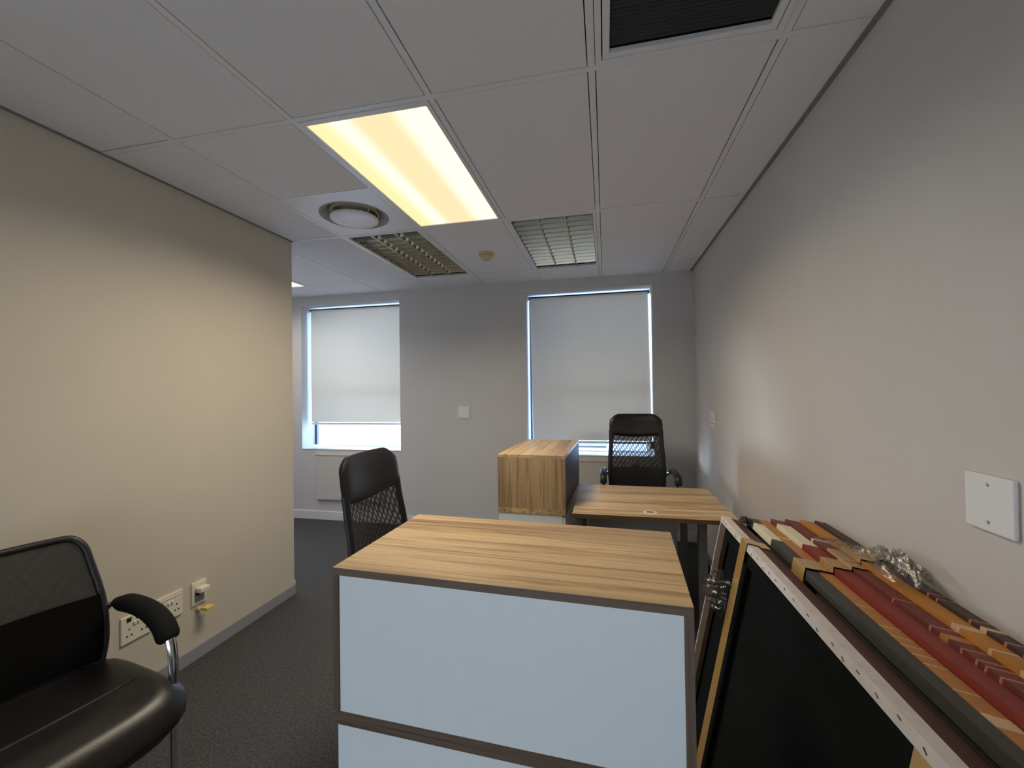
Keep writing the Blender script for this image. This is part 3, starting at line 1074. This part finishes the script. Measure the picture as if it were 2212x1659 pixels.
# ------------------------------------------------------------------ visitor chair at the left edge (built facing +X)
t = thing('visitor_chair', 'black mesh visitor chair with padded arms, cut off at the picture edge', 'chair', (.067, -.49, 0), R(-9.7))
def VB(u, v, s=1.0, off=0):
    x = -.190 - .012 * v - .125 * max(0, v - .15) + .035 * u * u + off
    hw = .216 + .026 * math.sin(math.pi * min(1.0, .15 + v * .85)) ** 2
    return Vector((x, u * hw * s, .475 + .455 * v))
bm = bmesh.new()
def vb(a, b):
    u, v = a * 2 - 1, b
    k = min(1.0, max(0, (abs(u) - .78) / .22))
    return VB(u, v * (.85 + .15 * math.sqrt(1 - k * k)), .97)
grid(bm, vb, 20, 20)
obj('mesh_back', bm, M_NET2, t, True)
bm = bmesh.new()
path = [VB(-1, k / 10 * .85) for k in range(11)]
crn = []
for k in range(1, 8):
    a = math.pi / 2 * k / 8
    crn.append((.78 + .22 * math.cos(a), .85 + .15 * math.sin(a)))
path += [VB(-u, v) for u, v in crn]
path += [VB(-.78 + 1.56 * k / 12, 1.0) for k in range(13)]
path += [VB(u, v) for u, v in crn[::-1]]
path += [VB(1, (10 - k) / 10 * .85) for k in range(11)]
path += [VB(1 - 2 * k / 12, 0) for k in range(1, 12)]
path.append(VB(-1, 0))
tube(bm, path, .013, 10)
obj('back_frame', bm, M_BLACK, t, True)
bm = bmesh.new()
grid(bm, lambda a, b: VB(a * 2 - 1, .02 + .50 * b, .94, .020), 12, 8, .012)
obj('lumbar_pad', bm, M_FABRIC, t, True)
# seat: padded, with a raised rim and a front roll
bm = bmesh.new()
def vseat(an, rr):
    c, s = math.cos(an), math.sin(an)
    e = 5.0 if c > 0 else 6.0
    q = (abs(c) ** e + abs(s) ** e) ** (-1 / e)
    x, y = .270 * q * c * rr + .045, .295 * q * s * rr
    z = .468 + .010 * (abs(y) / .285) ** 3
    if x > .18:
        z -= .9 * (x - .18) ** 1.5
    if rr > .86:
        z -= .35 * (rr - .86)
    if x < -.12:
        z += .10 * (-.12 - x)
    return (x, y, z)
N, Mm = 56, 12
c0 = bm.verts.new((.045, 0, .468))
rows = [[bm.verts.new(vseat(2 * math.pi * i / N, (j + 1) / Mm)) for j in range(Mm)] for i in range(N)]
for i in range(N):
    x, y, z = vseat(2 * math.pi * i / N, 1.0)
    rows[i].append(bm.verts.new((x * 1.0, y * 1.003, z - .022)))
    rows[i].append(bm.verts.new(((x - .03) * .93 + .03, y * .93, z - .050)))
cb = bm.verts.new((.028, 0, .415))
for i in range(N):
    k = (i + 1) % N
    bm.faces.new((c0, rows[i][0], rows[k][0]))
    for j in range(Mm + 1):
        bm.faces.new((rows[i][j], rows[i][j + 1], rows[k][j + 1], rows[k][j]))
    bm.faces.new((rows[i][Mm + 1], cb, rows[k][Mm + 1]))
bmesh.ops.recalc_face_normals(bm, faces=bm.faces)
st = obj('seat', bm, M_LEATHER, t, True)
bm = bmesh.new()
tube(bm, [(.085, -.215 + .43 * k / 12, .4685 + .010 * (abs(-.215 + .43 * k / 12) / .285) ** 3) for k in range(13)], .0022, 6)
obj('seam', bm, mat('seam_thread', (0.10, 0.09, 0.08), 0.35), st, True)
for s in (-1, 1):
    y = s * .268
    bm = bmesh.new()
    tube(bm, spline([(-.205, s * .245, .640), (-.17, y, .662), (-.05, y, .676), (.08, y, .668), (.165, y, .615), (.192, y, .54), (.196, y, .44)], 7), .0125, 10, flat=1.35)
    a = obj('arm', bm, M_CHROME, t, True)
    bm = bmesh.new()
    pts = spline([(-.150, y, .672), (-.05, y, .682), (.06, y, .674), (.135, y, .640), (.172, y, .590)], 7)
    rr = [.018 + .012 * min(1, i / 4, (len(pts) - 1 - i) / 2 + .35) for i in range(len(pts))]
    tube(bm, pts, rr, 14, flat=1.25)
    obj('arm_pad', bm, M_FABRIC, a, True)
    bm = bmesh.new()
    tube(bm, spline([(.196, y, .44), (.196, y, .25), (.196, y, .06), (.180, y, .018), (.14, y, .0122), (-.05, y, .0122), (-.20, y, .0122)], 6), .0115, 10)
    obj('leg', bm, M_CHROME, t, True)
    obj('seat_bracket', B(-.10, .20, y - .012 - .02 * (s > 0), y + .012 + .02 * (s < 0), .418, .436, .003), M_BLACK, t)
bm = bmesh.new()
tube(bm, [(-.20, -.268, .0122), (-.20, .268, .0122)], .0115, 10)
obj('rear_bar', bm, M_CHROME, t, True)
bm = bmesh.new()
tube(bm, [(.09, -.255, .427), (.09, .255, .427)], .010, 8)
obj('cross_bar', bm, M_BLACK, t, True)

# ------------------------------------------------------------------ stretched canvases leaning in a stack on the right wall
def cmat(nm, c, rough=.55):
    return mat('canvas_' + nm, c, rough, noise=.18, nscale=30, bump=.35, bscale=700, bdist=.001)
CW = cmat('white', (.66, .60, .57))
CC = cmat('cream', (.74, .70, .52))
CM = cmat('maroon', (.075, .022, .022))
CD = cmat('charcoal', (.040, .038, .032))
CO = cmat('orange', (.46, .20, .055))
CR = cmat('red', (.24, .028, .018))
CR2 = cmat('deep_red', (.16, .030, .025))
CA = cmat('amber', (.50, .21, .03))
CB = cmat('brown', (.055, .026, .024))
CW2 = cmat('white_line', (.78, .74, .70))
CP = cmat('pale_line', (.70, .48, .30))
CK = cmat('pink_line', (.55, .20, .13))
CBK = mat('canvas_dark_reverse', (.007, .0085, .008), .95, noise=.4, nscale=5, spec=.08)
PINE = mat('raw_pine', (.46, .30, .13), .6, noise=.2, nscale=25)
PINED = mat('dark_pine', (.085, .055, .030), .7, noise=.2, nscale=25)  # darker tone for the outer stretcher bars
TH = R(11.5)
nax = Vector((math.cos(TH), 0, -math.sin(TH)))
wax = Vector((math.sin(TH), 0, math.cos(TH)))
uax = Vector((0, -1, 0))
YFAR, LEN = .392, 1.52

def canvas(label, X, Z, T, x0, segs, edge0, full=False):
    """X, Z: the top front edge; segs: (distance from the far end, paint) along the edge.
    local X runs along the stack towards the viewer, Y into the stack, Z up the slope"""
    Hh = (Z - T * math.sin(TH)) / math.cos(TH)
    org = Vector((X, YFAR - x0, Z)) - wax * Hh
    ln = LEN - x0
    t = thing('canvas', label, 'canvas', (0, 0, 0), 0, 'stretched canvases in the leaning stack')
    t.matrix_world = Matrix(((uax.x, nax.x, wax.x, org.x), (uax.y, nax.y, wax.y, org.y), (uax.z, nax.z, wax.z, org.z), (0, 0, 0, 1)))
    mats, idx = [edge0], {edge0.name: 0}
    for _, m in segs:
        if m.name not in idx:
            idx[m.name] = len(mats)
            mats.append(m)
    segs = [(max(0, a - x0), m) for a, m in segs]
    bm = bmesh.new()
    e, ee = .024, (.006 if full else .02)
    br = [0.0] + [q[0] for q in segs if q[0] > 0] + [ln]
    m0 = [q[1] for q in segs if q[0] <= 0]
    ms = [m0[-1] if m0 else edge0] + [q[1] for q in segs if q[0] > 0]
    for a, b, m in zip(br, br[1:], ms):
        v = [bm.verts.new((q, y, z)) for z in (Hh - e, Hh) for q, y in ((a, 0), (b, 0), (b, T), (a, T))]
        for q in ((3, 2, 1, 0), (4, 5, 6, 7), (0, 1, 5, 4), (1, 2, 6, 5), (2, 3, 7, 6), (3, 0, 4, 7)):
            f = bm.faces.new([v[i] for i in q]); f.material_index = idx[m.name]
    box(bm, 0, ee, 0, T, 0, Hh - e)
    box(bm, ln - e, ln, 0, T, 0, Hh - e)
    box(bm, ee, ln - e, 0, T, 0, e)
    obj('edge_wrap', bm, mats, t)
    obj('canvas_face', B(ee, ln - e, T - .005, T - .001, e, Hh - e), CBK if full else edge0, t)
    if full:
        obj('stretcher_bar', B(ee, ee + .060, .003, .020, e, Hh - e, .001), PINED, t)
        obj('stretcher_bar', B(ln - e - .045, ln - e, .004, .020, e, Hh - e, .001), PINED, t)
        obj('stretcher_bar', B(ee + .0605, ln - e - .045, .006, .020, Hh - e - .045, Hh - e - .0005, .001), CBK, t)
        obj('stretcher_bar', B(ee + .0605, ln - e - .045, .004, .020, e, e + .045, .001), PINED, t)
        obj('cross_bar', B(1.105, 1.150, .000, .0055, e + .045, Hh - e - .0005, .001), PINE, t)
        s0 = None
        for i in range(24):
            x = .03 + .055 * i + random.uniform(-.014, .014)
            if s0 is None:
                s0 = q = obj('staple', B(-.005, .005, -.0012, .0006, -.0006, .0006), M_HOLE, t)
            else:
                q = s0.copy(); COL.objects.link(q); q.parent = t
            q.location = (x, 0, Hh - e * random.uniform(.35, .75))
            q.rotation_euler = (0, R(random.uniform(0, 35)), 0)
    return t

def lines(base, marks, start=None):
    out = list(start or [(0, base)])
    for x, m, w in marks:
        out += [(x, m), (x + w, base)]
    return out
canvas('white edged canvas with dark reverse, nearest to the cabinet in the leaning stack', 2.285, .950, .031, 0, lines(CW, [(.36, CW2, .006), (.47, CW2, .006)]), CW, True)
canvas('maroon edged canvas directly behind the white one in the leaning stack', 2.319, .941, .034, .010, [(0, CM)], CM)
canvas('charcoal canvas with a cream corner at its far end in the leaning stack', 2.370, .960, .034, .045, [(0, CD), (.11, CC), (.285, CD)], CD)
canvas('orange canvas with pale stripes across its edge in the leaning stack', 2.407, .952, .040, .03,
       lines(CO, [(.23, CP, .012), (.70, CP, .004), (.79, CP, .004), (.83, CP, .003), (.86, CP, .004), (.89, CP, .004), (.92, CP, .004), (.99, CP, .004), (1.045, CP, .03)]), CO)
canvas('bright red canvas with a cream corner at its far end in the leaning stack', 2.453, .958, .048, .04, [(0, CR2), (.10, CC), (.310, CR)], CR)
canvas('dull red canvas with pink stripes across its edge in the leaning stack', 2.506, .957, .047, .03,
       lines(CR2, [(.245, CW, .014), (.66, CK, .005), (.78, CK, .006), (.81, CO, .022), (.862, CK, .005), (.897, CK, .005), (.917, CK, .005), (.947, CK, .006), (1.0, CK, .006)]), CR2)
canvas('amber canvas with a few pale stripes, second from the wall in the leaning stack', 2.557, .958, .047, .03,
       lines(CA, [(.763, CP, .022), (.854, CP, .008), (.92, CP, .012), (.97, CP, .006)]), CA)
canvas('dark brown canvas leaning directly on the right wall behind the stack', 2.608, .956, .038, .03,
       lines(CB, [(.61, CK, .008), (.64, CK, .005), (.735, CK, .006), (.764, CP, .016), (.82, CK, .006), (.86, CK, .008)]), CB)

# brown tape and clear film round the bundle
def ribbon(prof, y0, y1, skew=0.0):
    bm = bmesh.new()
    n = len(prof) - 1
    a = [bm.verts.new((x, y0 + skew * i / n, z)) for i, (x, z) in enumerate(prof)]
    b = [bm.verts.new((x, y1 + skew * i / n, z)) for i, (x, z) in enumerate(prof)]
    for i in range(n):
        bm.faces.new((a[i], a[i + 1], b[i + 1], b[i]))
    bmesh.ops.recalc_face_normals(bm, faces=bm.faces)
    bmesh.ops.solidify(bm, geom=bm.faces[:], thickness=.0006)
    return bm
k_ = math.tan(TH)
front = [(2.285 - (.95 - z) * k_ - .0035, z) for z in (.03, .3, .6, .9, .945)]
tag(obj('packing_tape', ribbon(front + [(2.2815, .952), (2.286, .9545), (2.317, .9480), (2.321, .9435), (2.353, .9370), (2.3565, .932), (2.345, .885)], .072, .130, -.012), M_TAPE),
    'brown packing tape running down the dark reverse of the white edged canvas', 'tape', 'strips of brown packing tape')
tag(obj('packing_tape', ribbon([(2.3525, .900), (2.3665, .962), (2.370, .9655), (2.405, .9585), (2.410, .9570), (2.447, .9490), (2.4505, .9605), (2.453, .9620), (2.501, .9525), (2.506, .9610), (2.551, .9515)], -.150, -.075, .06), M_TAPE),
    'brown packing tape across the charcoal and red canvases', 'tape', 'strips of brown packing tape')
tag(obj('packing_tape', ribbon([(2.5035, .955), (2.5075, .9612), (2.552, .9525), (2.5575, .9625), (2.604, .9530), (2.6085, .9600), (2.646, .9520)], -.06, .04, .05), M_TAPE),
    'brown packing tape across the amber and dark brown canvases by the wall', 'tape', 'strips of brown packing tape')

def film(name, label, loc, sx, sy, sz, seed, m, rot=(0, 0, 0), cat='film'):
    rnd = random.Random(seed)
    ph = [rnd.uniform(0, 6.28) for _ in range(8)]
    def f(u, v):
        a, b = (u - .5) * 2, (v - .5) * 2
        h = (1 - a * a) ** .5 * (1 - b * b) ** .5 if abs(a) < 1 and abs(b) < 1 else 0
        z = h * sz * (1 + .35 * math.sin(7 * a + ph[0]) * math.sin(5 * b + ph[1])) + .25 * sz * h * math.sin(17 * a + 9 * b + ph[2]) + .16 * sz * h * math.sin(29 * b - 13 * a + ph[3])
        return (a * sx * (1 + .15 * math.sin(6 * b + ph[4])), b * sy * (1 + .12 * math.sin(5 * a + ph[5])), z)
    bm = bmesh.new()
    grid(bm, f, 26, 26)
    o = obj(name, bm, m, None, True)
    put(o, loc, rot)
    return tag(o, label, cat)
film('plastic_film', 'crumpled clear film on top of the canvases against the right wall', (2.596, -.115, .966), .054, .115, .040, 3, M_WRAP, (0, R(9), R(-6)))
film('plastic_film', 'crumpled clear film bulging over the red and amber canvases', (2.552, .060, .966), .050, .055, .010, 5, M_WRAP, (0, R(9), R(14)))
film('plastic_film', 'wisp of clear film behind the brown tape on the front canvas', (2.226, .185, .735), .060, .075, .045, 9, M_WRAP, (0, R(-90 + 11.5), R(0)))
film('plastic_scrap', 'small crumpled black plastic scrap at the far end of the canvases', (2.350, .325, .948), .016, .022, .016, 12, M_BLACK, (0, R(8), 0), 'scrap')
